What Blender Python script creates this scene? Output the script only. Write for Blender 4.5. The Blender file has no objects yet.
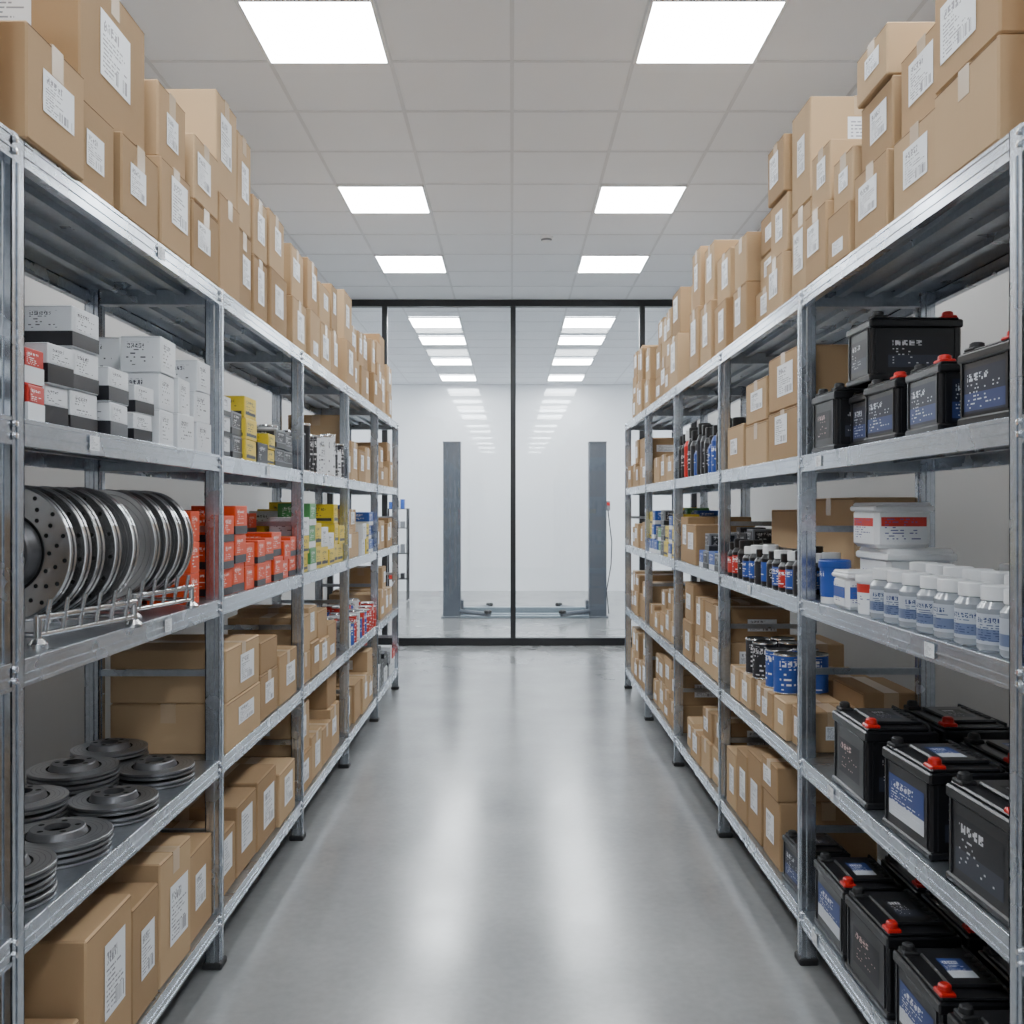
import bpy, math, random
from mathutils import Matrix, Vector
random.seed(11)
R=random.uniform
SC=bpy.context.scene
# ------------------------------------------------------------------ materials
def newmat(name):
    m=bpy.data.materials.new(name); m.use_nodes=True
    nt=m.node_tree; b=nt.nodes['Principled BSDF']
    return m,nt,b
def N(nt,t,**k):
    n=nt.nodes.new(t)
    for a,v in k.items(): setattr(n,a,v)
    return n
def mat(name,col,rough=.5,metal=0.,var=.08,scale=6.,bump=0.,spec=.5,coat=0.):
    m,nt,b=newmat(name)
    tc=N(nt,'ShaderNodeTexCoord'); no=N(nt,'ShaderNodeTexNoise'); no.inputs['Scale'].default_value=scale; no.inputs['Detail'].default_value=4
    nt.links.new(tc.outputs['Object'],no.inputs['Vector'])
    mx=N(nt,'ShaderNodeMix',data_type='RGBA')
    mx.inputs[6].default_value=(*[c*(1-var) for c in col],1); mx.inputs[7].default_value=(*[min(1,c*(1+var)) for c in col],1)
    nt.links.new(no.outputs['Fac'],mx.inputs[0]); nt.links.new(mx.outputs[2],b.inputs['Base Color'])
    b.inputs['Roughness'].default_value=rough; b.inputs['Metallic'].default_value=metal
    b.inputs['Specular IOR Level'].default_value=spec; b.inputs['Coat Weight'].default_value=coat
    if bump>0:
        n2=N(nt,'ShaderNodeTexNoise'); n2.inputs['Scale'].default_value=scale*12; nt.links.new(tc.outputs['Object'],n2.inputs['Vector'])
        bp=N(nt,'ShaderNodeBump'); bp.inputs['Strength'].default_value=bump; bp.inputs['Distance'].default_value=.002
        nt.links.new(n2.outputs['Fac'],bp.inputs['Height']); nt.links.new(bp.outputs[0],b.inputs['Normal'])
    return m
def galv(name,col,rough,metal=.8,var=.12):
    m,nt,b=newmat(name)
    tc=N(nt,'ShaderNodeTexCoord'); vo=N(nt,'ShaderNodeTexVoronoi'); vo.inputs['Scale'].default_value=90
    no=N(nt,'ShaderNodeTexNoise'); no.inputs['Scale'].default_value=7; no.inputs['Detail'].default_value=3
    nt.links.new(tc.outputs['Object'],vo.inputs['Vector']); nt.links.new(tc.outputs['Object'],no.inputs['Vector'])
    mx=N(nt,'ShaderNodeMix',data_type='RGBA'); mx.inputs[6].default_value=(*[c*(1-var) for c in col],1); mx.inputs[7].default_value=(*[min(1,c*(1+var)) for c in col],1)
    nt.links.new(vo.outputs['Color'],mx.inputs[0]); nt.links.new(mx.outputs[2],b.inputs['Base Color'])
    mr=N(nt,'ShaderNodeMapRange'); mr.inputs[1].default_value=.3; mr.inputs[2].default_value=.7; mr.inputs[3].default_value=rough-.04; mr.inputs[4].default_value=rough+.05
    nt.links.new(no.outputs['Fac'],mr.inputs[0]); nt.links.new(mr.outputs[0],b.inputs['Roughness'])
    b.inputs['Metallic'].default_value=metal
    return m
def label(name,bg,ink,cols=26,rows=11,dens=.72,barcode=True,bandcol=None,band=(0.,0.),rough=.45,head=8,hw=.74):
    m,nt,b=newmat(name); L=nt.links.new
    uv=N(nt,'ShaderNodeUVMap'); se=N(nt,'ShaderNodeSeparateXYZ'); L(uv.outputs[0],se.inputs[0])
    def M(op,a,c=None):
        n=N(nt,'ShaderNodeMath',operation=op)
        for i,v in enumerate((a,c)):
            if v is None: continue
            if isinstance(v,(int,float)): n.inputs[i].default_value=v
            else: L(v,n.inputs[i])
        return n.outputs[0]
    u,v=se.outputs[0],se.outputs[1]
    fu,fv=M('FRACT',u),M('FRACT',v)
    ru,rv=M('FLOOR',M('MULTIPLY',u,cols)),M('FLOOR',M('MULTIPLY',v,rows))
    def wn(a,c):
        cm=N(nt,'ShaderNodeCombineXYZ'); L(a,cm.inputs[0]) 
        if c is not None: L(c,cm.inputs[1])
        w=N(nt,'ShaderNodeTexWhiteNoise',noise_dimensions='2D'); L(cm.outputs[0],w.inputs['Vector']); return w.outputs['Value']
    g=M('LESS_THAN',wn(ru,rv),dens)
    fr=M('FRACT',M('MULTIPLY',v,rows)); rm=M('MULTIPLY',M('GREATER_THAN',fr,.35),M('LESS_THAN',fr,.72))
    ll=M('LESS_THAN',fu,M('ADD',M('MULTIPLY',wn(rv,rv),.6),.3))
    mg=M('MULTIPLY',M('MULTIPLY',M('GREATER_THAN',fu,.08),M('LESS_THAN',fu,.92)),M('MULTIPLY',M('GREATER_THAN',fv,.07),M('LESS_THAN',fv,.93)))
    ink1=M('MULTIPLY',M('MULTIPLY',g,rm),ll)
    if barcode:
        reg=M('MULTIPLY',M('LESS_THAN',fv,.28),M('GREATER_THAN',fu,.5))
        bc=M('LESS_THAN',wn(M('FLOOR',M('MULTIPLY',u,64)),None),.5)
        ink1=M('ADD',M('MULTIPLY',ink1,M('SUBTRACT',1.,reg)),M('MULTIPLY',bc,reg))
    if head:
        hr=M('MULTIPLY',M('GREATER_THAN',fv,.708),M('LESS_THAN',fv,.875))
        gf=M('FRACT',M('MULTIPLY',u,head))
        cell=wn(M('FLOOR',M('MULTIPLY',u,head*4)),M('FLOOR',M('MULTIPLY',v,30)))
        gl=M('MULTIPLY',M('LESS_THAN',cell,.62),M('LESS_THAN',gf,.75))
        gl=M('MULTIPLY',gl,M('LESS_THAN',fu,hw))
        inkh=M('MULTIPLY',gl,hr)
        hz=M('MULTIPLY',M('GREATER_THAN',fv,.66),M('LESS_THAN',fv,.92))
        ink1=M('ADD',M('MULTIPLY',ink1,M('SUBTRACT',1.,hz)),inkh)
    ink1=M('MULTIPLY',ink1,mg)
    mx=N(nt,'ShaderNodeMix',data_type='RGBA'); mx.inputs[6].default_value=(*bg,1); mx.inputs[7].default_value=(*ink,1)
    if bandcol:
        mb_=N(nt,'ShaderNodeMix',data_type='RGBA'); mb_.inputs[6].default_value=(*bg,1); mb_.inputs[7].default_value=(*bandcol,1)
        L(M('MULTIPLY',M('GREATER_THAN',fv,band[0]),M('LESS_THAN',fv,band[1])),mb_.inputs[0]); L(mb_.outputs[2],mx.inputs[6])
    L(ink1,mx.inputs[0]); L(mx.outputs[2],b.inputs['Base Color']); b.inputs['Roughness'].default_value=rough
    return m
CB=[mat('cardboard_a',(.46,.305,.17),.8,0,.08,3,.25,.2),mat('cardboard_b',(.52,.36,.21),.8,0,.08,3,.25,.2),mat('cardboard_c',(.39,.255,.14),.8,0,.08,3,.25,.2)]
TAPE=mat('packing_tape',(.52,.38,.24),.3); SEAM=mat('carton_seam',(.12,.07,.04),.9)
LBW=label('paper_label',(.86,.88,.91),(.25,.25,.28),40,15,.72,head=9,hw=.6)
LBP=label('paper_label_lines',(.82,.84,.87),(.28,.29,.33),30,12,.75,False,head=0)
GAL=galv('galvanised_steel',(.58,.62,.68),.25,.93,.10); GALD=galv('galvanised_deck',(.41,.445,.49),.30,.93,.08)
BLK=mat('black_plastic',(.012,.012,.014),.32); BLK2=mat('black_rubber',(.02,.02,.022),.6)
RED=mat('red_plastic',(.62,.02,.015),.35); WHT=mat('white_plastic',(.82,.83,.85),.35); BLU=mat('blue_plastic',(.02,.07,.35),.35)
ORG=mat('orange_carton',(.78,.085,.02),.45); YEL=mat('yellow_carton',(.75,.55,.03),.45); GRN=mat('green_carton',(.08,.3,.09),.45)
WCT=mat('white_carton',(.76,.78,.81),.5); BCT=mat('black_carton',(.02,.02,.025),.4); GRY=mat('grey_carton',(.22,.23,.25),.5); BLC=mat('blue_carton',(.03,.1,.42),.4)
RCT=mat('red_carton',(.55,.03,.02),.4)
IRON=mat('machined_steel',(.56,.56,.57),.24,.93,.1,14); IROND=mat('cast_iron',(.19,.19,.20),.42,.8,.15,20); IRONF=mat('turned_iron',(.34,.34,.35),.32,.87,.12,20); HOLE=mat('hole_dark',(.004,.004,.004),.9)
CHR=mat('chromed_wire',(.8,.81,.83),.16,1.)
L_WB=label('product_white',(.76,.78,.81),(.06,.06,.08),20,7,.4,False,head=9,hw=.6)
L_OR=label('product_orange',(.78,.085,.02),(.9,.88,.85),16,7,.5,False,head=7)
L_YE=label('product_yellow',(.75,.55,.03),(.03,.03,.03),16,7,.5,False,(.03,.03,.03),(0.,.2),head=7)
L_BL=label('product_blue',(.03,.09,.4),(.85,.86,.9),16,7,.5,False,head=7)
L_GR=label('product_green',(.08,.3,.09),(.85,.86,.8),16,7,.5,False,head=7)
L_RD=label('product_red',(.55,.03,.02),(.9,.9,.9),16,7,.5,False,head=7)
L_BK=label('product_black',(.02,.02,.025),(.7,.7,.72),16,7,.4,False,head=8)
L_BAT=label('battery_label_blue',(.012,.016,.035),(.6,.64,.7),30,12,.35,False,(.03,.05,.16),(.06,.45),head=8,hw=.6)
L_BA2=label('battery_label_grey',(.014,.014,.018),(.62,.62,.65),28,11,.25,False,(.035,.04,.06),(.0,.4),head=8,hw=.62)
L_BA3=label('battery_label_red',(.014,.014,.018),(.6,.42,.40),28,12,.18,False,head=8,hw=.6)
L_BA4=label('battery_label_white',(.03,.06,.22),(.7,.72,.8),34,15,.6,False,(.62,.65,.7),(.0,.36),head=9,hw=.7)
L_BTL=label('bottle_label',(.46,.50,.57),(.04,.06,.16),30,12,.6,False,(.14,.18,.30),(.12,.5),head=14)
L_TUB=label('tub_label',(.82,.84,.87),(.1,.1,.3),24,10,.5,False,(.6,.04,.03),(.6,.93),head=0)
L_TB2=label('tub_label_blue',(.82,.84,.87),(.1,.1,.3),24,10,.5,False,(.04,.10,.42),(.3,.8),head=0)
# ------------------------------------------------------------------ mesh builder
class MB:
    def __init__(s): s.v=[];s.f=[];s.m=[];s.uv=[];s.sm=[];s.mats=[]
    def mi(s,m):
        if m not in s.mats: s.mats.append(m)
        return s.mats.index(m)
    def add(s,vs,fs,m,M=None,uvs=None,smooth=False):
        o=len(s.v)
        s.v+= [tuple(M@Vector(p)) if M else tuple(p) for p in vs]
        k=s.mi(m)
        for i,f in enumerate(fs):
            s.f.append(tuple(o+a for a in f)); s.m.append(k); s.sm.append(smooth)
            s.uv+= list(uvs[i]) if uvs else [(.001,.001)]*len(f)
    def box(s,x0,x1,y0,y1,z0,z1,m,c=0.,M=None):
        if x0>x1:x0,x1=x1,x0
        if y0>y1:y0,y1=y1,y0
        if z0>z1:z0,z1=z1,z0
        C=Vector(((x0+x1)/2,(y0+y1)/2,(z0+z1)/2)); h=((x1-x0)/2,(y1-y0)/2,(z1-z0)/2)
        if c<=0:
            vs=[(C.x+a*h[0],C.y+b*h[1],C.z+d*h[2]) for a in(-1,1) for b in(-1,1) for d in(-1,1)]
            fs=[(0,1,3,2),(4,6,7,5),(0,4,5,1),(2,3,7,6),(0,2,6,4),(1,5,7,3)]
            s.add(vs,fs,m,M); return
        c=min(c,min(h)*.9)
        vs=[];ix={}
        for a in(-1,1):
            for b in(-1,1):
                for d in(-1,1):
                    S=(a,b,d)
                    for ax in range(3):
                        p=[S[i]*(h[i]-(0 if i==ax else c)) for i in range(3)]
                        ix[(a,b,d,ax)]=len(vs); vs.append(Vector(p))
        fs=[]
        for ax in range(3):
            o=[i for i in range(3) if i!=ax]
            for val in(-1,1):
                q=[]
                for p,r in((-1,-1),(1,-1),(1,1),(-1,1)):
                    t=[0,0,0,ax]; t[ax]=val;t[o[0]]=p;t[o[1]]=r; q.append(ix[tuple(t)])
                fs.append(q)
            for p in(-1,1):
                for r in(-1,1):
                    def g(e,face):
                        t=[0,0,0,face]; t[ax]=e;t[o[0]]=p;t[o[1]]=r; return ix[tuple(t)]
                    fs.append([g(-1,o[0]),g(1,o[0]),g(1,o[1]),g(-1,o[1])])
        for a in(-1,1):
            for b in(-1,1):
                for d in(-1,1): fs.append([ix[(a,b,d,i)] for i in range(3)])
        out=[]
        for f in fs:
            n=(vs[f[1]]-vs[f[0]]).cross(vs[f[2]]-vs[f[0]]); ce=sum((vs[i] for i in f),Vector())/len(f)
            out.append(f if n.dot(ce)>0 else f[::-1])
        s.add([p+C for p in vs],out,m,M)
    def quad(s,c,n,w,h,m,M=None):
        n=Vector(n); up=Vector((0,0,1)) if abs(n.z)<.9 else Vector((0,1,0))
        r=up.cross(n); c=Vector(c)
        i,j=random.randint(0,40),random.randint(0,40)
        vs=[c-r*w/2-up*h/2,c+r*w/2-up*h/2,c+r*w/2+up*h/2,c-r*w/2+up*h/2]
        e=.002
        s.add(vs,[(0,1,2,3)],m,M,[[(i+e,j+e),(i+1-e,j+e),(i+1-e,j+1-e),(i+e,j+1-e)]])
    def lathe(s,pr,m,n=20,M=None,mats=None,smooth=True,cap=True):
        k=len(pr); vs=[(r*math.cos(2*math.pi*i/n),r*math.sin(2*math.pi*i/n),z) for r,z in pr for i in range(n)]
        for j in range(k-1):
            fs=[];uv=[]
            jj=random.randint(0,30)
            for i in range(n):
                a=i;b=(i+1)%n
                fs.append((j*n+a,j*n+b,(j+1)*n+b,(j+1)*n+a))
                u0=i/n*2;u1=(i+1)/n*2
                uv.append([(jj+u0+.0005,jj+.001),(jj+u1-.0005,jj+.001),(jj+u1-.0005,jj+.999),(jj+u0+.0005,jj+.999)])
            s.add(vs,fs,(mats[j] if mats else m),M,uv,smooth)
        if cap:
            if pr[0][0]>1e-4: s.add([vs[i] for i in range(n)],[tuple(range(n))[::-1]],(mats[0] if mats else m),M)
            if pr[-1][0]>1e-4: s.add([vs[(k-1)*n+i] for i in range(n)],[tuple(range(n))],(mats[-1] if mats else m),M)
    def tube(s,pts,r,m,n=8):
        for a,b in zip(pts[:-1],pts[1:]):
            a=Vector(a);b=Vector(b);d=b-a
            Mx=Matrix.Translation(a)@d.to_track_quat('Z','Y').to_matrix().to_4x4()
            s.lathe([(r,-r*.4),(r,d.length+r*.4)],m,n,Mx)
    def mesh(s,name):
        me=bpy.data.meshes.new(name); me.from_pydata(s.v,[],s.f)
        for m in s.mats: me.materials.append(m)
        me.polygons.foreach_set('material_index',s.m); me.polygons.foreach_set('use_smooth',s.sm)
        ul=me.uv_layers.new(name='UVMap'); ul.data.foreach_set('uv',[c for p in s.uv for c in p])
        me.update(); me.validate()
        return me
    def obj(s,name,loc=(0,0,0),parent=None):
        o=bpy.data.objects.new(name,s.mesh(name)); o.location=loc; SC.collection.objects.link(o)
        if parent: o.parent=parent
        return o
def inst(name,me,loc,rz=0,sc=1):
    o=bpy.data.objects.new(name,me); o.location=loc; o.rotation_euler=(0,0,rz); o.scale=(sc,sc,sc); SC.collection.objects.link(o); return o
def empty(name,loc=(0,0,0)):
    o=bpy.data.objects.new(name,None); o.location=loc; SC.collection.objects.link(o); return o
# ------------------------------------------------------------------ constants
CAMZ=1.43; W=.91; D=.42; WX=1.95; CEIL=3.65; YG=10.2; YB=-3.6; YF=17.0; FX=4.2
LV=[.17,.65,1.15,1.60,2.12]
PY={-1:[-.55,.63,1.755,3.00,4.17,5.34,6.51,7.68],1:[-.6,.58,1.72,3.03,4.21,5.38,6.55,7.72]}
# ------------------------------------------------------------------ room
WALL=mat('painted_wall',(.44,.435,.43),.65,0,.03,1.5,.05,.3); WALLW=mat('white_wall',(.88,.89,.9),.65,0,.03,1.5,.05,.3)
fm,nt,b=newmat('polished_concrete'); L=nt.links.new
tc=N(nt,'ShaderNodeTexCoord'); n1=N(nt,'ShaderNodeTexNoise'); n1.inputs['Scale'].default_value=1.8; n1.inputs['Detail'].default_value=10; n1.inputs['Roughness'].default_value=.6
n2=N(nt,'ShaderNodeTexNoise'); n2.inputs['Scale'].default_value=34; n2.inputs['Detail'].default_value=6
L(tc.outputs['Object'],n1.inputs['Vector']); L(tc.outputs['Object'],n2.inputs['Vector'])
ad=N(nt,'ShaderNodeMath',operation='MULTIPLY_ADD'); L(n2.outputs['Fac'],ad.inputs[0]); ad.inputs[1].default_value=.4; L(n1.outputs['Fac'],ad.inputs[2])
cr=N(nt,'ShaderNodeValToRGB'); cr.color_ramp.elements[0].position=.45; cr.color_ramp.elements[0].color=(.19,.192,.192,1); cr.color_ramp.elements[1].position=.95; cr.color_ramp.elements[1].color=(.265,.267,.267,1)
L(ad.outputs[0],cr.inputs[0]); L(cr.outputs[0],b.inputs['Base Color'])
mr=N(nt,'ShaderNodeMapRange'); mr.inputs[1].default_value=.3; mr.inputs[2].default_value=.7; mr.inputs[3].default_value=.16; mr.inputs[4].default_value=.24
L(n1.outputs['Fac'],mr.inputs[0]); L(mr.outputs[0],b.inputs['Roughness']); b.inputs['Specular IOR Level'].default_value=.72
q=MB(); q.box(-FX,FX,YB,YF,-.1,0,fm); q.obj('floor')
CM=mat('ceiling_tile',(.86,.885,.93),.85,0,.02,3,.1,.2); GR=mat('ceiling_grid_paint',(.70,.72,.76),.5)
q=MB(); q.box(-FX,FX,YB,YF,CEIL,CEIL+.1,CM); q.obj('ceiling')
q=MB(); 
ys=[4.77+.6*k for k in range(-14,21)]
for y in ys:
    if YB<y<YF: q.box(-FX,FX,y-.010,y+.010,CEIL-.003,CEIL+.002,GR)
for k in range(-7,8): q.box(k*.6-.010,k*.6+.010,YB,YF,CEIL-.0028,CEIL+.002,GR)
q.obj('trim_1')
q=MB(); q.box(-WX-.1,-WX,YB,YG,0,CEIL,WALL); q.obj('wall_left')
q=MB(); q.box(WX,WX+.1,YB,YG,0,CEIL,WALL); q.obj('wall_right')
q=MB(); q.box(-WX-.1,WX+.1,YB-.1,YB,0,CEIL,WALLW); q.obj('wall_back')
q=MB(); q.box(-FX,-FX+.1,YG,YF,0,CEIL,WALLW); q.obj('wall_workshop_left')
q=MB(); q.box(FX-.1,FX,YG,YF,0,CEIL,WALLW); q.obj('wall_workshop_right')
q=MB(); q.box(-FX,-WX-.1,YG-.05,YG+.05,0,CEIL,WALLW); q.obj('wall_return_left')
q=MB(); q.box(WX+.1,FX,YG-.05,YG+.05,0,CEIL,WALLW); q.obj('wall_return_right')
gm,nt,b=newmat('glossy_white_panel'); b.inputs['Base Color'].default_value=(.88,.90,.93,1); b.inputs['Roughness'].default_value=.5
gl=N(nt,'ShaderNodeBsdfGlossy'); gl.inputs['Roughness'].default_value=.02; gl.inputs['Color'].default_value=(.9,.92,.95,1)
ms=N(nt,'ShaderNodeMixShader'); ms.inputs[0].default_value=.09; nt.links.new(b.outputs[0],ms.inputs[1]); nt.links.new(gl.outputs[0],ms.inputs[2]); nt.links.new(ms.outputs[0],nt.nodes['Material Output'].inputs[0])
q=MB(); q.box(-FX,FX,YF,YF+.1,0,CEIL,gm); q.obj('wall_far')
q=MB(); q.box(-WX,-WX+.012,YB,YG-.06,0,.09,GRY); q.obj('baseboard_left')
q=MB(); q.box(WX-.012,WX,YB,YG-.06,0,.09,GRY); q.obj('baseboard_right')
gp=empty('window_1',(0,YG,0))
FR=mat('black_frame',(.010,.010,.012),.4)
q=MB()
q.box(-WX,WX,-.04,.04,CEIL-.075,CEIL,FR,.003); q.box(-WX,WX,-.04,.04,0,.08,FR,.003)
for xx in(-WX+.03,-1.345,.012,1.375,WX-.03): q.box(xx-.028,xx+.028,-.035,.035,.07,CEIL-.06,FR,.003)
q.obj('frame',parent=gp)
gg,nt,b=newmat('clear_glass'); nt.nodes.remove(b)
tr=N(nt,'ShaderNodeBsdfTransparent'); tr.inputs[0].default_value=(.98,.985,.985,1); gl=N(nt,'ShaderNodeBsdfGlossy'); gl.inputs['Roughness'].default_value=.0
ms=N(nt,'ShaderNodeMixShader'); ms.inputs[0].default_value=.035; nt.links.new(tr.outputs[0],ms.inputs[1]); nt.links.new(gl.outputs[0],ms.inputs[2]); nt.links.new(ms.outputs[0],nt.nodes['Material Output'].inputs[0])
ed=[-WX+.05,-1.345,.012,1.375,WX-.05]
for i in range(4):
    q=MB(); q.box(ed[i]+.02,ed[i+1]-.02,-.005,.005,.07,CEIL-.07,gg); q.obj('pane_%d'%(i+1),parent=gp)
LE,nt,b=newmat('led_diffuser'); b.inputs['Base Color'].default_value=(.9,.9,.9,1); b.inputs['Emission Color'].default_value=(.92,.97,1,1); b.inputs['Emission Strength'].default_value=36
q=MB(); 
for a in((-.3,.3,-.3,-.285),(-.3,.3,.285,.3),(-.3,-.285,-.285,.285),(.285,.3,-.285,.285)): q.box(*a,-.012,0,WHT)
q.box(-.285,.285,-.285,.285,-.011,-.001,LE)
LM=q.mesh('added_fill_panel')
for y in(-2.73,-.33,2.07,4.47,6.87,8.67,11.37,12.57,14.37,16.17):
    for x in(-.9,.9): inst('added_fill_panel',LM,(x,y,CEIL-.004))
for y in(12.57,15.57):  # extra panels out of view, added to brighten the workshop's far wall
    for x in(-3.3,3.3): inst('added_fill_panel',LM,(x,y,CEIL-.004))
q=MB(); q.lathe([(.055,0),(.055,-.012),(.045,-.02),(.04,-.035),(.02,-.045),(.001,-.046)],WHT,24,mats=[WHT,WHT,GRY,WHT,WHT]); q.obj('smoke_detector',(.28,7.84,CEIL))
# ------------------------------------------------------------------ shelving
for s in(-1,1):
    q=MB(); P=PY[s]
    for y in P:
        for xa in(W,W+D-.045):
            a,b2=s*xa,s*(xa+.045)
            t=.003
            q.box(a,b2,y,y+t,.02,LV[-1]+.002,GAL)
            q.box(s*xa,s*(xa+t),y,y+.045,.02,LV[-1]+.002,GAL)
            q.box(s*(xa+.045-t),s*(xa+.045),y,y+.045,.02,LV[-1]+.002,GAL)
            q.box(s*xa,s*(xa+.014),y+.045-t,y+.045,.02,LV[-1]+.002,GAL); q.box(s*(xa+.031),s*(xa+.045),y+.045-t,y+.045,.02,LV[-1]+.002,GAL)
            q.box(s*(xa+.015),s*(xa+.030),y-.004,y,.02,LV[-1]+.002,GAL,.003)
            q.box(s*(xa-.003),s*xa,y+.016,y+.030,.02,LV[-1]-.05,GAL,.0025)
            q.box(s*(xa-.008),s*(xa+.053),y-.008,y+.053,0,.022,BLK2,.004)
            for z in LV:
                for dz in(-.012,-.034):
                    q.lathe([(.006,0),(.006,.005),(.001,.006)],CHR,8,Matrix.Translation((s*xa,y+.009,z+dz))@Matrix.Rotation(-s*math.pi/2,4,'Y'))
        for z in LV: q.box(s*(W+.045),s*(W+D-.045),y+.005,y+.04,z-.05,z-.004,GALD)
        for z in(.42,.92,1.37): q.box(s*(W+.045),s*(W+D-.045),y+.015,y+.03,z-.01,z+.01,GALD)
    for y0,y1 in zip(P[:-1],P[1:]):
        ya,yb=y0+.045,y1
        for z in LV:
            for xa,sg in((W,1),(W+D,-1)):
                q.box(s*(xa+sg*.002),s*(xa+sg*.006),ya,yb,z-.048,z,GAL)
                q.box(s*xa,s*(xa+sg*.006),ya,yb,z-.008,z+.001,GAL,.001); q.box(s*(xa-sg*.0),s*(xa+sg*.022),ya,yb,z-.050,z-.043,GAL)
                q.box(s*(xa+sg*.0),s*(xa+sg*.004),ya,yb,z-.030,z-.026,GAL)
            q.box(s*(W+.006),s*(W+D-.006),ya-.04,yb,z-.004,z,GALD)
            for k in(.12,.21,.30): q.box(s*(W+k-.012),s*(W+k+.012),ya,yb,z-.022,z-.004,GALD)
    q.obj('steel_shelving_rack')
q=MB()
for s,y,l in((-1,2.1,3),(-1,2.55,2),(1,2.86,3),(1,2.75,1),(1,2.9,0),(1,2.1,2),(-1,3.6,3),(1,3.7,2),(-1,4.7,3),(-1,2.5,4)):
    q.quad((s*(W-.0015),y,LV[l]-.025),(-s,0,0),.05,.032,LBP)
q.obj('shelf_price_tags')
# ------------------------------------------------------------------ content helpers
def carton(q,s,xin,y0,wx,wy,z,h,rot=0.,lab=.8,cam=.3,lm=None):
    xc=s*(W+xin+wx/2); yc=y0+wy/2
    M=Matrix.Translation((xc,yc,z+.0008))@Matrix.Rotation(rot,4,'Z')
    m=random.choice(CB); hx,hy=wx/2,wy/2
    q.box(-hx,hx,-hy,hy,0,h,m,.004,M)
    if random.random()<.5:
        q.box(-hx+.002,hx-.002,-.0015,.0015,h-.001,h+.0004,SEAM,0,M)
        q.box(-hx-.0008,hx+.0008,-.024,.024,h-.06,h+.0008,TAPE,0,M)
    else:
        q.box(-.0015,.0015,-hy+.002,hy-.002,h-.001,h+.0004,SEAM,0,M)
        q.box(-.024,.024,-hy-.0008,hy+.0008,h-.06,h+.0008,TAPE,0,M)
    for sx in(-1,1): q.box(sx*(hx-.0002),sx*(hx+.0004),-hy+.004,hy-.004,h-.0065,h-.005,SEAM,0,M)
    if random.random()<lab:
        lw=wy*R(.40,.58); lh=min(h*R(.35,.58),lw*1.5)
        q.quad((-s*(hx+.0016),R(-.12,.12)*wy,h*R(.48,.62)),(-s,0,0),lw,lh,lm or random.choice([LBW,LBW,LBP]),M)
    elif random.random()<.35:
        q.quad((-s*(hx+.0012),0,h*.3),(-s,0,0),wy*.5,h*.25,LBP,M)
    if random.random()<cam:
        q.quad((R(-.1,.1)*wx,-hy-.0016,h*R(.45,.6)),(0,-1,0),wx*R(.3,.45),h*R(.3,.45),random.choice([LBW,LBP]),M)
def fill_cartons(s,y0,y1,z,w=(.16,.28),h=(.14,.24),maxh=.42,depth=(.3,.38),n=2,jit=.03,name='cardboard_boxes',lab=.7,cam=.35,mk=True,q=None):
    q=q or MB(); y=y0
    while True:
        wy=R(*w)
        if y+wy>y1: break
        zz=z;k=random.choice([n,n,max(1,n-1)]); xin=R(.005,jit); wx=R(*depth)
        for i in range(k):
            hh=R(*h)
            if zz+hh>z+maxh: break
            sw=wy*(1 if i==0 else R(.88,1)); sx=wx*(1 if i==0 else R(.88,1))
            carton(q,s,xin+(0 if i==0 else R(0,.02)),y+(wy-sw)*R(0,1),sx,sw,zz,hh,R(-.012,.012)*(1+i),lab,cam); zz+=hh+.0016
        y+=wy+R(.006,.02)
    if mk: q.obj(name)
    return q
def pbox(q,s,xin,y,z,wx,wy,h,m,band,lm,rot=0,bf=.45):
    M=Matrix.Translation((s*(W+xin+wx/2),y+wy/2,z+.0006))@Matrix.Rotation(rot,4,'Z')
    hx,hy=wx/2,wy/2
    q.box(-hx,hx,-hy,hy,0,h,m,.002,M)
    if band: q.box(-hx-.0006,hx+.0006,-hy-.0006,hy+.0006,.002,h*bf,band,.0,M)
    q.box(-hx*.96,hx*.96,-hy-.0007,-hy,h*.965,h*.972,GRY,0,M)
    z0=h*bf if band else h*.08
    q.quad((-s*(hx+.0012),0,(z0+h*.95)/2),(-s,0,0),wy*.84,(h*.95-z0)*.85,lm,M)
    q.quad((0,-hy-.0012,(z0+h*.95)/2),(0,-1,0),wx*.84,(h*.95-z0)*.85,lm,M)
ST={'wb':(WCT,BCT,L_WB),'w':(WCT,None,L_WB),'or':(ORG,BCT,L_OR),'o2':(ORG,None,L_OR),'ye':(YEL,None,L_YE),'gr':(GRN,WCT,L_GR),'bl':(BLC,WCT,L_BL),'rd':(RCT,WCT,L_RD),'bk':(BCT,None,L_BK),'gy':(GRY,BCT,L_BK),'bw':(BCT,WCT,L_BK)}
def fill_products(s,y0,y1,z,styles,w=(.08,.13),h=(.05,.09),wx=(.1,.15),n=(1,4),rows=2,maxh=.36,name='auto_parts_boxes',q=None,mk=True,x0=.01,bf=.3):
    q=q or MB(); xi=x0
    for r in range(rows):
        y=y0+R(0,.03); dx=R(*wx)
        while True:
            wy=R(*w)
            if y+wy>y1: break
            hh=R(*h); st=random.choice(styles); zz=z
            for i in range(random.randint(*n)+ (1 if r else 0)):
                if zz+hh>z+maxh: break
                if random.random()<.2: st=random.choice(styles)
                pbox(q,s,xi+R(0,.012),y+R(-.003,.003),zz,dx-.012,wy-.004,hh,*ST[st],R(-.04,.04),bf); zz+=hh+.001
            y+=wy+.006
        xi+=dx+.012
    if mk:q.obj(name)
    return q
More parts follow.
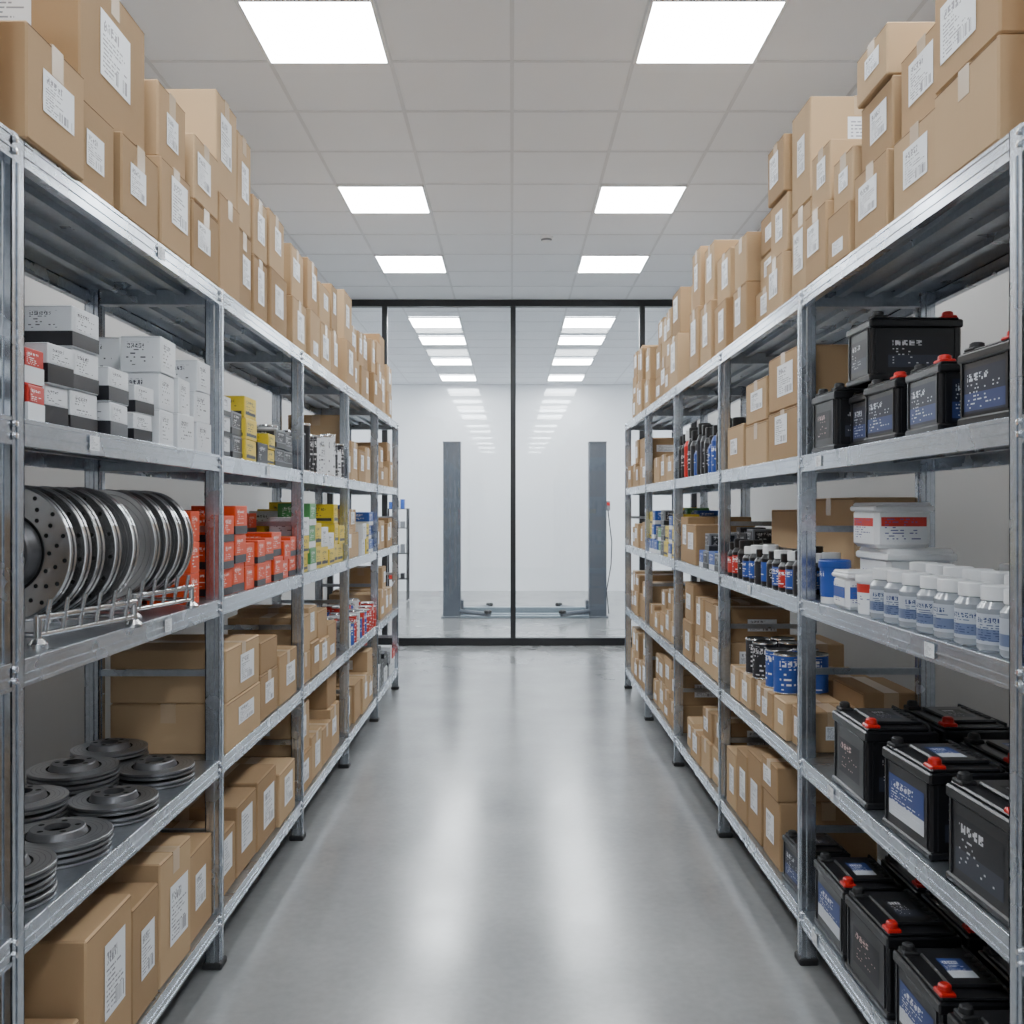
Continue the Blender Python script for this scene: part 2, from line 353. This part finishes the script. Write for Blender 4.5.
def bottle(q,x,y,z,r,h,body,cap,lab=None,kind='b',n=18):
    M=Matrix.Translation((x,y,z+.0005))@Matrix.Rotation(R(0,6),4,'Z')
    if kind=='b':
        q.lathe([(r*.92,0),(r,h*.04),(r,h*.12),(r,h*.58),(r,h*.66),(r*.78,h*.76),(r*.5,h*.80),(r*.5,h*.82)],body,n,M,mats=[body,body,lab or body,body,body,body,body])
        q.lathe([(r*.80,h*.78),(r*.82,h*.79),(r*.82,h*.985),(r*.74,h)],cap,n,M)
    elif kind=='can':
        q.lathe([(r*.95,0),(r,h*.02),(r*.97,h*.04),(r*.97,h*.95),(r,h*.97),(r*.96,h),(r*.9,h*.985)],body,n,M,mats=[CHR,CHR,lab or body,CHR,CHR,cap])
    elif kind=='tub':
        q.lathe([(r*.86,0),(r*.88,h*.02),(r*.90,h*.15),(r*.97,h*.82),(r*.99,h*.84)],body,n,M,mats=[body,body,lab or body,body])
        q.lathe([(r*1.05,h*.82),(r*1.06,h*.84),(r*1.06,h*.97),(r*1.0,h),(r*.9,h*.985)],cap,n,M)
    elif kind=='spray':
        q.lathe([(r*.95,0),(r,h*.02),(r,h*.72),(r*.8,h*.77)],body,n,M,mats=[CHR,lab or body,CHR])
        q.lathe([(r*.72,h*.765),(r*.72,h*.97),(r*.6,h)],cap,n,M)
def fill_cyl(s,y0,y1,z,specs,rows=3,r=(.03,.04),h=(.12,.18),kind='can',name='canisters',q=None,mk=True,x0=.04):
    q=q or MB()
    for k in range(rows):
        y=y0+.04; 
        while y<y1-.04:
            rr=R(*r); b_,c_,l_=random.choice(specs); bottle(q,s*(W+x0+k*(2.15*r[1])),y,z,rr,R(*h),b_,c_,l_,kind,14); y+=rr*2+R(.004,.02)
    if mk:q.obj(name)
    return q
# ------------------------------------------------------------------ top cartons
def top_run(s,specs,q):
    for (y0,wy,xin,wx,hs) in specs:
        z=LV[4]
        for i,h in enumerate(hs):
            k=1 if i==0 else R(.9,1); kx=1 if i==0 else R(.9,1)
            carton(q,s,xin+(0 if i==0 else R(0,.02)),y0+wy*(1-k)/2,wx*kx,wy*k,z,h,R(-.015,.015),.93,.25,LBW if random.random()<.8 else None); z+=h+.0016
for s in(-1,1):
    P=PY[s]
    if s==-1:
        q=MB(); top_run(s,[(1.36,.36,.01,.36,[.27,.25]),(.95,.39,.01,.36,[.25,.28])],q); q.obj('cardboard_box_stack')
        q=MB(); top_run(s,[(1.79,.24,-.01,.36,[.22])],q)
        carton(q,s,.01,2.06,.36,.17,LV[4],.195,0,1,.0,LBW); carton(q,s,.0,2.25,.36,.23,LV[4],.195,0,1,.0,LBW)
        carton(q,s,.025,2.08,.35,.38,LV[4]+.197,.33,.01,1,.3,LBW)
        top_run(s,[(2.50,.23,.0,.36,[.23,.20]),(2.76,.23,.0,.36,[.20,.19])],q); q.obj('cardboard_box_stack')
    else:
        q=MB(); top_run(s,[(1.3,.39,.01,.36,[.27,.28]),(.9,.36,.01,.36,[.25,.28])],q); q.obj('cardboard_box_stack')
        q=MB(); top_run(s,[(1.80,.28,.0,.37,[.20,.22]),(2.11,.24,.02,.36,[.20,.20]),(2.37,.22,.01,.36,[.20,.18,.13]),(2.61,.17,.0,.36,[.15,.15]),(2.80,.19,.0,.36,[.21,.18])],q); q.obj('cardboard_box_stack')
    for i in range(3,len(P)-1):
        q=MB(); y=P[i]+.01
        while True:
            wy=R(.17,.28)
            if y+wy>P[i+1]-.005: break
            H=R(.40,.60); n=random.choice([2,2,2,3]); hs=[H/n*R(.88,1.12) for _ in range(n)]
            top_run(s,[(y,wy,R(0,.04),R(.3,.37),hs)],q); y+=wy+R(.004,.025)
        q.obj('cardboard_box_stack')
# ------------------------------------------------------------------ LEFT side
s=-1; P=PY[s]
for l in(0,1,2): fill_cartons(s,P[1]+.06,P[2]-.02,LV[l],(.24,.3),(.2,.28),.34,n=1)
q=MB()
for k in range(3): pbox(q,s,.03+.01*k,1.57,LV[3]+k*.075,.12,.16,.074,*ST['bw'])
pbox(q,s,.03,1.42,LV[3],.12,.12,.12,*ST['rd']); q.obj('auto_parts_boxes')
q=MB()
def stk(xin,y,wx,wy,h,n,st='wb',bf=.42):
    z=LV[3]
    for k in range(n): pbox(q,s,xin+R(-.006,.006),y+R(-.006,.006),z,wx*R(.94,1),wy*R(.94,1),h,*ST[st],R(-.08,.08),bf); z+=h+.001
stk(.015,1.83,.10,.08,.07,2,'rd',.5); stk(.02,1.93,.10,.10,.082,2,'wb',.5)
stk(.03,2.06,.115,.13,.088,3,'wb',.38); stk(.17,1.93,.12,.13,.085,3,'bw'); stk(.02,2.23,.10,.12,.08,2,'wb',.45); stk(.16,2.20,.12,.13,.085,2)
stk(.02,2.39,.10,.11,.07,2,'wb',.45); stk(.02,2.53,.11,.13,.095,3,'w'); stk(.17,2.40,.12,.14,.09,2,'wb'); stk(.02,2.69,.11,.12,.10,2,'w'); stk(.16,2.64,.12,.14,.10,3,'w'); stk(.02,2.84,.10,.12,.09,3,'w')
q.obj('auto_parts_boxes')
def disc_mesh(name,R0,drilled,face,hatm,t=.024,hat=.045):
    q=MB(); n=48
    q.lathe([(R0*.56,-t/2),(R0*.985,-t/2),(R0,-t/2+.001),(R0,-.003),(R0*.95,-.003)],face,n,cap=False,smooth=False)
    q.lathe([(R0*.95,.003),(R0,.003),(R0,t/2-.001),(R0*.985,t/2),(R0*.60,t/2)],face,n,cap=False,smooth=False)
    q.lathe([(R0*.95,-.003),(R0*.93,0),(R0*.95,.003)],IROND,n,cap=False,smooth=False)
    q.lathe([(R0*.56,-t/2),(R0*.55,t/2-.002),(R0*.50,hat*.9),(R0*.48,hat),(R0*.24,hat),(R0*.235,hat-.008),(R0*.235,hat-.012),(R0*.46,hat-.012),(R0*.48,t/2),(R0*.56,-t/2)],hatm,n,cap=False,smooth=False)
    q.lathe([(R0*.60,t/2),(R0*.575,t/2-.003),(R0*.55,t/2-.002)],HOLE,n,cap=False,smooth=False)
    for k in range(5):
        a=k*2*math.pi/5; q.lathe([(.007,hat+.0004),(.006,hat+.0006)],HOLE,10,Matrix.Translation((R0*.36*math.cos(a),R0*.36*math.sin(a),0)))
    if drilled:
        for k in range(16):
            for j,(rr,off) in enumerate(((.67,0),(.79,.14),(.91,.28))):
                a=k*2*math.pi/16+off
                for z0,z1 in((t/2+.0002,t/2+.0006),(-t/2-.0006,-t/2-.0002)):
                    q.lathe([(.0048,z0),(.0045,z1)],HOLE,10,Matrix.Translation((R0*rr*math.cos(a),R0*rr*math.sin(a),0)))
    else:
        for rr in(.7,.8,.9): q.lathe([(R0*rr,t/2+.0001),(R0*rr+.0012,t/2+.0001)],IROND,n,cap=False,smooth=False)
    return q.mesh(name)
D1=disc_mesh('brake_disc',.144,True,IRON,IROND); D2=disc_mesh('brake_disc',.145,False,IRON,IROND); D3=disc_mesh('brake_disc',.108,False,IRONF,IROND,.018,.024); D4=disc_mesh('brake_disc',.118,False,IRONF,IROND,.020,.024)
def stand(me,x,y,z,th,tilt=.06):
    o=bpy.data.objects.new('brake_disc',me); SC.collection.objects.link(o)
    ax=Vector((-math.sin(th),-math.cos(th),tilt)); o.matrix_world=Matrix.Translation((x,y,z))@ax.to_track_quat('Z','Y').to_matrix().to_4x4()
th=math.radians(10); SP=.058
DG=((-1.06,2.03,(D1,D1,D1,D1,D2)),(-1.06,2.53,(D2,D2,D2,D2)))
for gx,gy,ms_ in DG:
    for k,me in enumerate(ms_): stand(me,gx+k*SP*math.sin(th),gy+k*SP*math.cos(th),LV[2]+.189,th+R(-.10,.10),.05+R(-.03,.05))
q=MB()
for (cx,cy,ms_) in DG:
    n=len(ms_); E=n*SP+.01
    dx,dy=math.sin(th),math.cos(th); px,py=math.cos(th),-math.sin(th)
    z0=LV[2]
    for off in(-.105,.105):
        a=(cx+px*off-dx*.05,cy+py*off-dy*.05); b_=(cx+px*off+dx*E,cy+py*off+dy*E)
        q.tube([(a[0],a[1],z0+.006),(a[0],a[1],z0+.06),(b_[0],b_[1],z0+.06),(b_[0],b_[1],z0+.006)],.008,CHR)
        q.tube([(a[0],a[1],z0+.025),(b_[0],b_[1],z0+.025)],.006,CHR)
        for k in range(n+1):
            t=-.028+k*SP; c=(cx+px*off+dx*t,cy+py*off+dy*t)
            q.tube([(c[0],c[1],z0+.025),(c[0]+px*(.012 if off>0 else -.012),c[1]+py*(.012 if off>0 else -.012),z0+.095)],.005,CHR,6)
        for e in(a,b_): q.lathe([(.020,0),(.020,.008),(.011,.018)],CHR,10,Matrix.Translation((e[0],e[1],z0)))
    for t in(-.05,E): q.tube([(cx-px*.105+dx*t,cy-py*.105+dy*t,z0+.025),(cx+px*.105+dx*t,cy+py*.105+dy*t,z0+.025)],.006,CHR)
q.obj('brake_disc_rack')
for (x,y,n,me) in((-1.03,2.78,2,D3),(-1.02,2.47,2,D3),(-1.035,2.19,2,D4),(-1.03,1.93,3,D3),(-1.21,2.66,3,D4),(-1.205,2.89,3,D3),(-1.215,2.38,3,D3),(-1.215,2.12,2,D3),(-1.215,1.89,2,D3)):
    for k in range(n): inst('brake_disc',me,(x+R(-.003,.003),y+R(-.003,.003),LV[1]+.0105+k*.0255),R(0,6))
q=MB()
for (y,wy,h,xi) in((1.83,.20,.19,.0),(2.05,.26,.34,.0),(2.33,.18,.29,.01),(2.53,.23,.33,.01),(2.78,.21,.26,.02)): carton(q,s,xi,y,.36,wy,LV[0],h,R(-.02,.02),1,.5,LBW)
q.obj('cardboard_boxes')
q=fill_products(s,2.82,2.99,LV[2],['or','o2'],(.08,.09),(.085,.095),(.13,.14),(3,3),2,.29,mk=False,x0=.03); q.obj('auto_parts_boxes')
fill_products(s,P[3]+.06,P[4]-.02,LV[2],['or','o2','or'],(.11,.15),(.075,.1),(.14,.17),(2,3),2,.30)
fill_products(s,P[3]+.06,P[4]-.02,LV[3],['bk','gy','ye','bw','wb'],(.1,.16),(.05,.08),(.12,.16),(1,3),2,.26,bf=.3)
q=MB(); carton(q,s,.0,3.07,.37,.42,LV[1],.16,0,1,0); carton(q,s,.0,3.07,.37,.40,LV[1]+.162,.17,0,1,0); carton(q,s,.01,3.53,.3,.26,LV[1],.17,0,.5,0); carton(q,s,.01,3.82,.3,.3,LV[1],.2,0,.8,0); carton(q,s,.01,3.53,.3,.25,LV[1]+.172,.12,0,.5,0); q.obj('cardboard_boxes')
fill_cartons(s,P[3]+.06,P[4]-.02,LV[0],(.2,.28),(.2,.26),.4,n=2,lab=.9)
Cw=(WHT,GRY,L_WB);Cy=(YEL,BLK,L_YE);Cb=(BLU,BLK,L_BL);Cr=(RED,WHT,L_RD);Cg=(GRN,WHT,L_GR);Ck=(BLK,BLK,L_BK)
fill_cyl(s,P[4]+.06,P[5]-.02,LV[3],[Cw,Cw,Ck],3,(.035,.04),(.14,.22),'can','oil_filter_cans')
fill_products(s,P[4]+.06,P[5]-.02,LV[2],['ye','ye','gr','w'],(.12,.16),(.08,.11),(.14,.17),(2,3),2,.32)
fill_cartons(s,P[4]+.06,P[5]-.02,LV[1],(.18,.26),(.13,.2),.38,n=2); fill_cartons(s,P[4]+.06,P[5]-.02,LV[0],(.2,.28),(.16,.24),.4,n=2)
fill_cartons(s,P[5]+.06,P[6]-.02,LV[3],(.18,.26),(.16,.24),.42,n=2); fill_cartons(s,P[5]+.06,P[6]-.6,LV[2],(.18,.26),(.13,.2),.36,n=2); fill_products(s,P[6]-.58,P[6]-.02,LV[2],['ye','bl','w'],(.12,.16),(.08,.11),(.14,.17),(2,3),2,.32)
fill_cyl(s,P[5]+.06,P[6]-.02,LV[1],[Cr,Cw,Cr,Cb],3,(.04,.045),(.12,.2),'can','paint_cans'); fill_cartons(s,P[5]+.06,P[6]-.02,LV[0],(.2,.28),(.16,.24),.4,n=2)
fill_cartons(s,P[6]+.06,P[7]-.02,LV[3],(.18,.26),(.12,.2),.42,n=2); fill_cartons(s,P[6]+.06,P[7]-.02,LV[2],(.18,.26),(.16,.22),.36,n=1)
fill_cartons(s,P[6]+.06,P[7]-.02,LV[1],(.18,.26),(.16,.22),.36,n=2); fill_products(s,P[6]+.06,P[7]-.02,LV[0],['gy','rd','bk','w'],(.12,.16),(.08,.11),(.14,.17),(2,3),2,.32)
# ------------------------------------------------------------------ batteries
def battery_mesh(L_,Wd,H,lab,lab2,red=True,fw=.6,fh=.42):
    q=MB(); hx,hy=Wd/2,L_/2
    q.box(-hx+.004,hx-.004,-hy+.004,hy-.004,0,H*.80,BLK,.006)
    q.box(-hx-.0,hx+.0,-hy-.0,hy+.0,0,.018,BLK,.004)
    q.box(-hx,hx,-hy,hy,H*.78,H*.90,BLK,.004)
    q.box(-hx+.008,hx-.008,-hy+.008,hy-.008,H*.90,H*.935,BLK,.004)
    q.box(-hx+.045,hx-.02,-hy+.05,hy-.05,H*.93,H*.975,BLK,.004)
    for k in range(6): 
        yy=-hy+.075+k*(L_-.15)/5
        q.lathe([(.009,H*.975),(.009,H*.985),(.006,H*.99)],BLK2,10,Matrix.Translation((hx-.035,yy,0)))
    for sg,m in((-1,RED if red else BLK2),(1,BLK2)):
        M=Matrix.Translation((-hx+.026,sg*(hy-.032),0))
        q.lathe([(.015,H*.92),(.015,H*.98),(.014,H*1.02),(.010,H*1.035)],m,14,M)
        q.box(-.018,.018,-.02,.02,H*.92,H*.97,m,.003,M)
    q.tube([(hx-.02,-hy+.01,H*.90),(hx-.02,-hy+.014,H*.96),(hx-.02,hy-.014,H*.96),(hx-.02,hy-.01,H*.90)],.004,BLK2,6)
    for sg in(-1,1):
        for k in(-.38,.38): q.box(k*Wd-.003,k*Wd+.003,sg*(hy-.005),sg*(hy-.001),.02,H*.78,BLK)
        for k in(-.42,.42): q.box(sg*(hx-.005),sg*(hx-.001),k*L_-.003,k*L_+.003,.02,H*.78,BLK)
        q.quad((sg*(hx-.0032),0,H*.42),(sg,0,0),L_*fw,H*fh,lab)
        q.quad((0,sg*(hy-.0032),H*.42),(0,sg,0),Wd*.62,H*fh,lab2)
    q.quad((.005,0,H*.9765),(0,0,1),Wd*.32,L_*.36,L_BA4 if lab is L_BA4 else L_BA2)
    return q.mesh('car_battery')
BA=battery_mesh(.28,.19,.225,L_BA3,L_BA2); BBm=battery_mesh(.26,.185,.215,L_BA4,L_BA2,True,.72,.46); BC=battery_mesh(.27,.19,.225,L_BA2,L_BAT,True,.7,.5); BS=battery_mesh(.20,.16,.165,L_BAT,L_BAT,True,.75,.55); BD=battery_mesh(.20,.17,.19,L_BA3,L_BA2,False)
BE=battery_mesh(.25,.18,.18,L_BA2,L_BA2,True,.6,.45)
def bat(me,xin,y,z,rz=0,h=0): inst('car_battery',me,(W+xin,y,z+h+.0005),rz)
bat(BC,.105,1.91,LV[1],.02); bat(BBm,.105,2.27,LV[1],.03); bat(BA,.105,2.64,LV[1],-.02); bat(BC,.31,1.94,LV[1]); bat(BBm,.31,2.31,LV[1]); bat(BA,.31,2.66,LV[1],.02)
for me,y in((BC,1.90),(BBm,2.21),(BA,2.52),(BBm,2.82)): bat(me,.105,y,LV[0],R(-.05,.05)); bat(me,.31,y,LV[0])
bat(BS,.095,1.90,LV[3],.05); bat(BS,.10,2.19,LV[3],-.04); bat(BS,.10,2.45,LV[3],.03); bat(BD,.095,2.86,LV[3],.02)
bat(BS,.28,2.44,LV[3]); bat(BS,.15,2.67,LV[3],1.6)
bat(BE,.16,2.64,LV[3],1.58,.173); bat(BC,.31,1.92,LV[3]); bat(BS,.31,2.19,LV[3]); bat(BD,.31,2.86,LV[3])
for l in(0,1,3): bat(BA,.105,1.50,LV[l]); bat(BC,.105,1.18,LV[l])
s=1;P=PY[s]
q=MB(); Z=LV[2]
def tubbox(xin,y,z,wx,wy,h,body,lid,lab):
    M=Matrix.Translation((W+xin,y,z+.0005))
    q.box(-wx/2*.93,wx/2*.93,-wy/2*.93,wy/2*.93,0,h*.86,body,.012,M); q.box(-wx/2,wx/2,-wy/2,wy/2,h*.80,h*.93,lid,.005,M); q.box(-wx/2*.93,wx/2*.93,-wy/2*.93,wy/2*.93,h*.90,h,lid,.006,M)
    q.quad((-wx/2*.93-.001,0,h*.42),(-1,0,0),wy*.75,h*.55,lab,M); q.quad((0,-wy/2*.93-.001,h*.42),(0,-1,0),wx*.75,h*.6,lab,M)
tubbox(.23,2.80,Z,.20,.24,.17,WHT,WHT,L_TB2); tubbox(.19,2.80,Z+.171,.17,.20,.13,WHT,WHT,L_TUB)
tubbox(.065,2.72,Z,.11,.12,.11,WHT,WHT,L_TB2)
bottle(q,W+.065,2.60,Z,.045,.105,WHT,WHT,L_TUB,'tub'); bottle(q,W+.06,2.90,Z,.045,.13,WHT,BLU,L_BL,'tub')
q.obj('plastic_tubs')
CL,nt,b=newmat('clear_plastic'); b.inputs['Base Color'].default_value=(.60,.64,.70,1); b.inputs['Roughness'].default_value=.10; b.inputs['Transmission Weight'].default_value=.5
q=MB()
for k in range(8):
    y=1.81+k*.095
    for j in range(4): 
        if k==7 and j>1: continue
        bottle(q,W+.055+j*.092,y+R(-.005,.005)+(.0 if j%2 else .01),Z,.041,.130+.016*(j%2),CL,WHT,L_BTL,'b',20)
q.obj('fluid_bottles')
fill_cyl(s,1.2,1.68,LV[2],[Cb,Cw],3,(.04,.042),(.13,.15),'spray','spray_cans')
q=MB(); carton(q,s,.01,3.10,.34,.36,LV[3],.17,0,1,.0); carton(q,s,.01,3.10,.33,.35,LV[3]+.172,.19,.01,1,.0); carton(q,s,.02,3.52,.34,.32,LV[3],.16,0,0,0); carton(q,s,.02,3.53,.33,.3,LV[3]+.162,.16,0,1,0); carton(q,s,.02,3.88,.3,.28,LV[3],.18,0,1,0); q.obj('cardboard_boxes')
fill_cyl(s,P[3]+.06,P[4]-.02,LV[2],[Ck,(BLK,WHT,L_BL),(BLK,BLK,L_RD),Ck],2,(.035,.04),(.13,.16),'b','oil_bottles')
q=MB(); carton(q,s,.19,3.10,.21,.5,LV[2],.32,0,0,0); carton(q,s,.19,3.64,.21,.45,LV[2],.28,0,0,0); q.obj('cardboard_boxes')
fill_cartons(s,P[3]+.06,P[4]-.02,LV[1],(.13,.17),(.13,.13),.26,(.18,.2),n=1,lab=1,cam=.6)
q=MB(); carton(q,s,.22,3.1,.18,.3,LV[1],.19,0,0,0); carton(q,s,.22,3.45,.18,.3,LV[1],.17,0,0,0); carton(q,s,.22,3.8,.18,.3,LV[1],.25,0,0,0); q.obj('cardboard_boxes')
q=MB(); 
for y in(3.42,3.53,3.72,3.83): 
    for x in(.065,.165): bottle(q,W+x,y,LV[1]+.132,.047,.14,BLU,BLK,L_BL if y<3.6 else L_BK,'can')
q.obj('paint_cans')
bat(BS,.10,3.21,LV[0],.05)
q=MB(); carton(q,s,.02,3.35,.34,.22,LV[0],.24,0,1,.6,LBW); carton(q,s,.01,3.35,.33,.21,LV[0]+.242,.12,0,1,0); carton(q,s,.02,3.60,.34,.2,LV[0],.32,0,1,0);  carton(q,s,.02,3.82,.3,.17,LV[0],.28,0,1,0); carton(q,s,.02,4.01,.3,.17,LV[0],.24,0,1,0); q.obj('cardboard_boxes')
fill_cyl(s,P[4]+.06,P[5]-.02,LV[3],[Cr,Cw,Cb,Ck,Ck],3,(.035,.04),(.16,.26),'b','oil_bottles')
fill_products(s,P[4]+.06,P[4]+.6,LV[2],['bl','gy','bk'],(.1,.14),(.08,.1),(.13,.15),(1,2),2,.3); fill_cartons(s,P[4]+.62,P[5]-.02,LV[2],(.2,.26),(.18,.26),.36,n=1)
fill_cartons(s,P[4]+.06,P[5]-.02,LV[1],(.18,.24),(.14,.2),.4,n=2); fill_cartons(s,P[4]+.06,P[5]-.02,LV[0],(.18,.24),(.14,.2),.4,n=2)
fill_cartons(s,P[5]+.06,P[6]-.02,LV[3],(.18,.24),(.14,.2),.3,n=1); fill_products(s,P[5]+.06,P[6]-.02,LV[2],['ye','gr','bl','gy'],(.1,.14),(.08,.1),(.13,.15),(2,3),2,.3)
fill_cartons(s,P[5]+.06,P[6]-.02,LV[1],(.18,.24),(.12,.18),.36,n=2); fill_cartons(s,P[5]+.06,P[6]-.02,LV[0],(.18,.24),(.14,.2),.4,n=2)
fill_cartons(s,P[6]+.06,P[7]-.02,LV[3],(.18,.24),(.14,.2),.4,n=2); fill_cartons(s,P[6]+.06,P[7]-.02,LV[2],(.18,.24),(.14,.2),.36,n=1)
fill_cartons(s,P[6]+.06,P[7]-.02,LV[1],(.18,.24),(.12,.18),.36,n=2); fill_cartons(s,P[6]+.06,P[7]-.02,LV[0],(.18,.24),(.14,.2),.4,n=2)
# ------------------------------------------------------------------ car lift
LB=mat('lift_paint',(.10,.115,.14),.4,.2); LBL=mat('lift_base_paint',(.22,.27,.31),.4,.2)
e=empty('two_post_car_lift',(0,12.9,0))
for nm,cx,sg in(('post_left',-.80,1),('post_right',1.14,-1)):
    q=MB(); 
    q.box(-.14,.14,-.13,.13,0,.02,LB,.004)
    q.box(-.115,-.105,-.10,.10,.02,2.32,LB) ; q.box(.105,.115,-.10,.10,.02,2.32,LB)
    q.box(-.105,.105,-.10,-.085,.02,2.32,LB); q.box(-.105,-.03,.085,.10,.02,2.32,LB); q.box(.03,.105,.085,.10,.02,2.32,LB)
    q.box(-.12,.12,-.11,.11,2.32,2.34,LB,.004)
    q.box(-.05,.05,-.106,-.10,.3,2.2,LB)
    q.obj(nm,(cx,0,0),e)
    q=MB(); q.box(sg*.02,sg*.15,.02,.16,.06,.22,LB,.01)
    for yy in(-1,1):
        q.tube([(sg*.13,yy*.1,.085),(sg*.50,yy*.5,.085)],.03,LB,8); q.lathe([(.05,.10),(.05,.13),(.04,.14)],BLK2,14,Matrix.Translation((sg*.49,yy*.49,0)))
    q.obj(nm+'_carriage_arms',(cx,0,0),e)
q=MB(); q.box(-.68,1.02,-.06,.06,0,.05,LBL,.008); q.box(-.68,1.02,-.18,-.10,0,.035,LBL,.006); q.box(-.68,1.02,.10,.18,0,.12,LBL,.006); q.obj('base_cover',(0,0,0),e)
q=MB(); q.box(.115,.165,-.1,.0,1.42,1.55,GRY,.01); q.box(.12,.16,-.11,-.1,1.49,1.53,RED,.004); q.tube([(.14,-.05,1.42),(.19,-.05,1.0),(.18,-.05,.7),(.12,-.05,.35),(.15,-.05,.05)],.007,BLK2); q.obj('control_box',(1.14,0,0),e)
q=MB()
for xx in(-.16,.16):
    for yy in(-.12,.12): q.tube([(xx,yy,.02),(xx,yy,1.45)],.012,BLK2,6)
for z in(.35,.75,1.15,1.45):
    q.box(-.17,.17,-.13,.13,z-.01,z,BLK2)
    for k in range(3): q.box(-.13+k*.09,-.07+k*.09,-.1,.05,z,z+R(.07,.16),random.choice([RCT,GRY,BCT,BLC]),.004)
q.obj('tool_rack',(-1.80,15.2,0))
# ------------------------------------------------------------------ world + camera
w=bpy.data.worlds.new('world'); SC.world=w; w.use_nodes=True; w.node_tree.nodes['Background'].inputs[0].default_value=(.8,.85,.9,1); w.node_tree.nodes['Background'].inputs[1].default_value=.3
c=bpy.data.cameras.new('camera'); c.lens=33.9; c.sensor_width=36; c.clip_start=.05; c.shift_y=-.002
o=bpy.data.objects.new('camera',c); o.location=(0,0,CAMZ); o.rotation_euler=(math.pi/2,0,0); SC.collection.objects.link(o); SC.camera=o
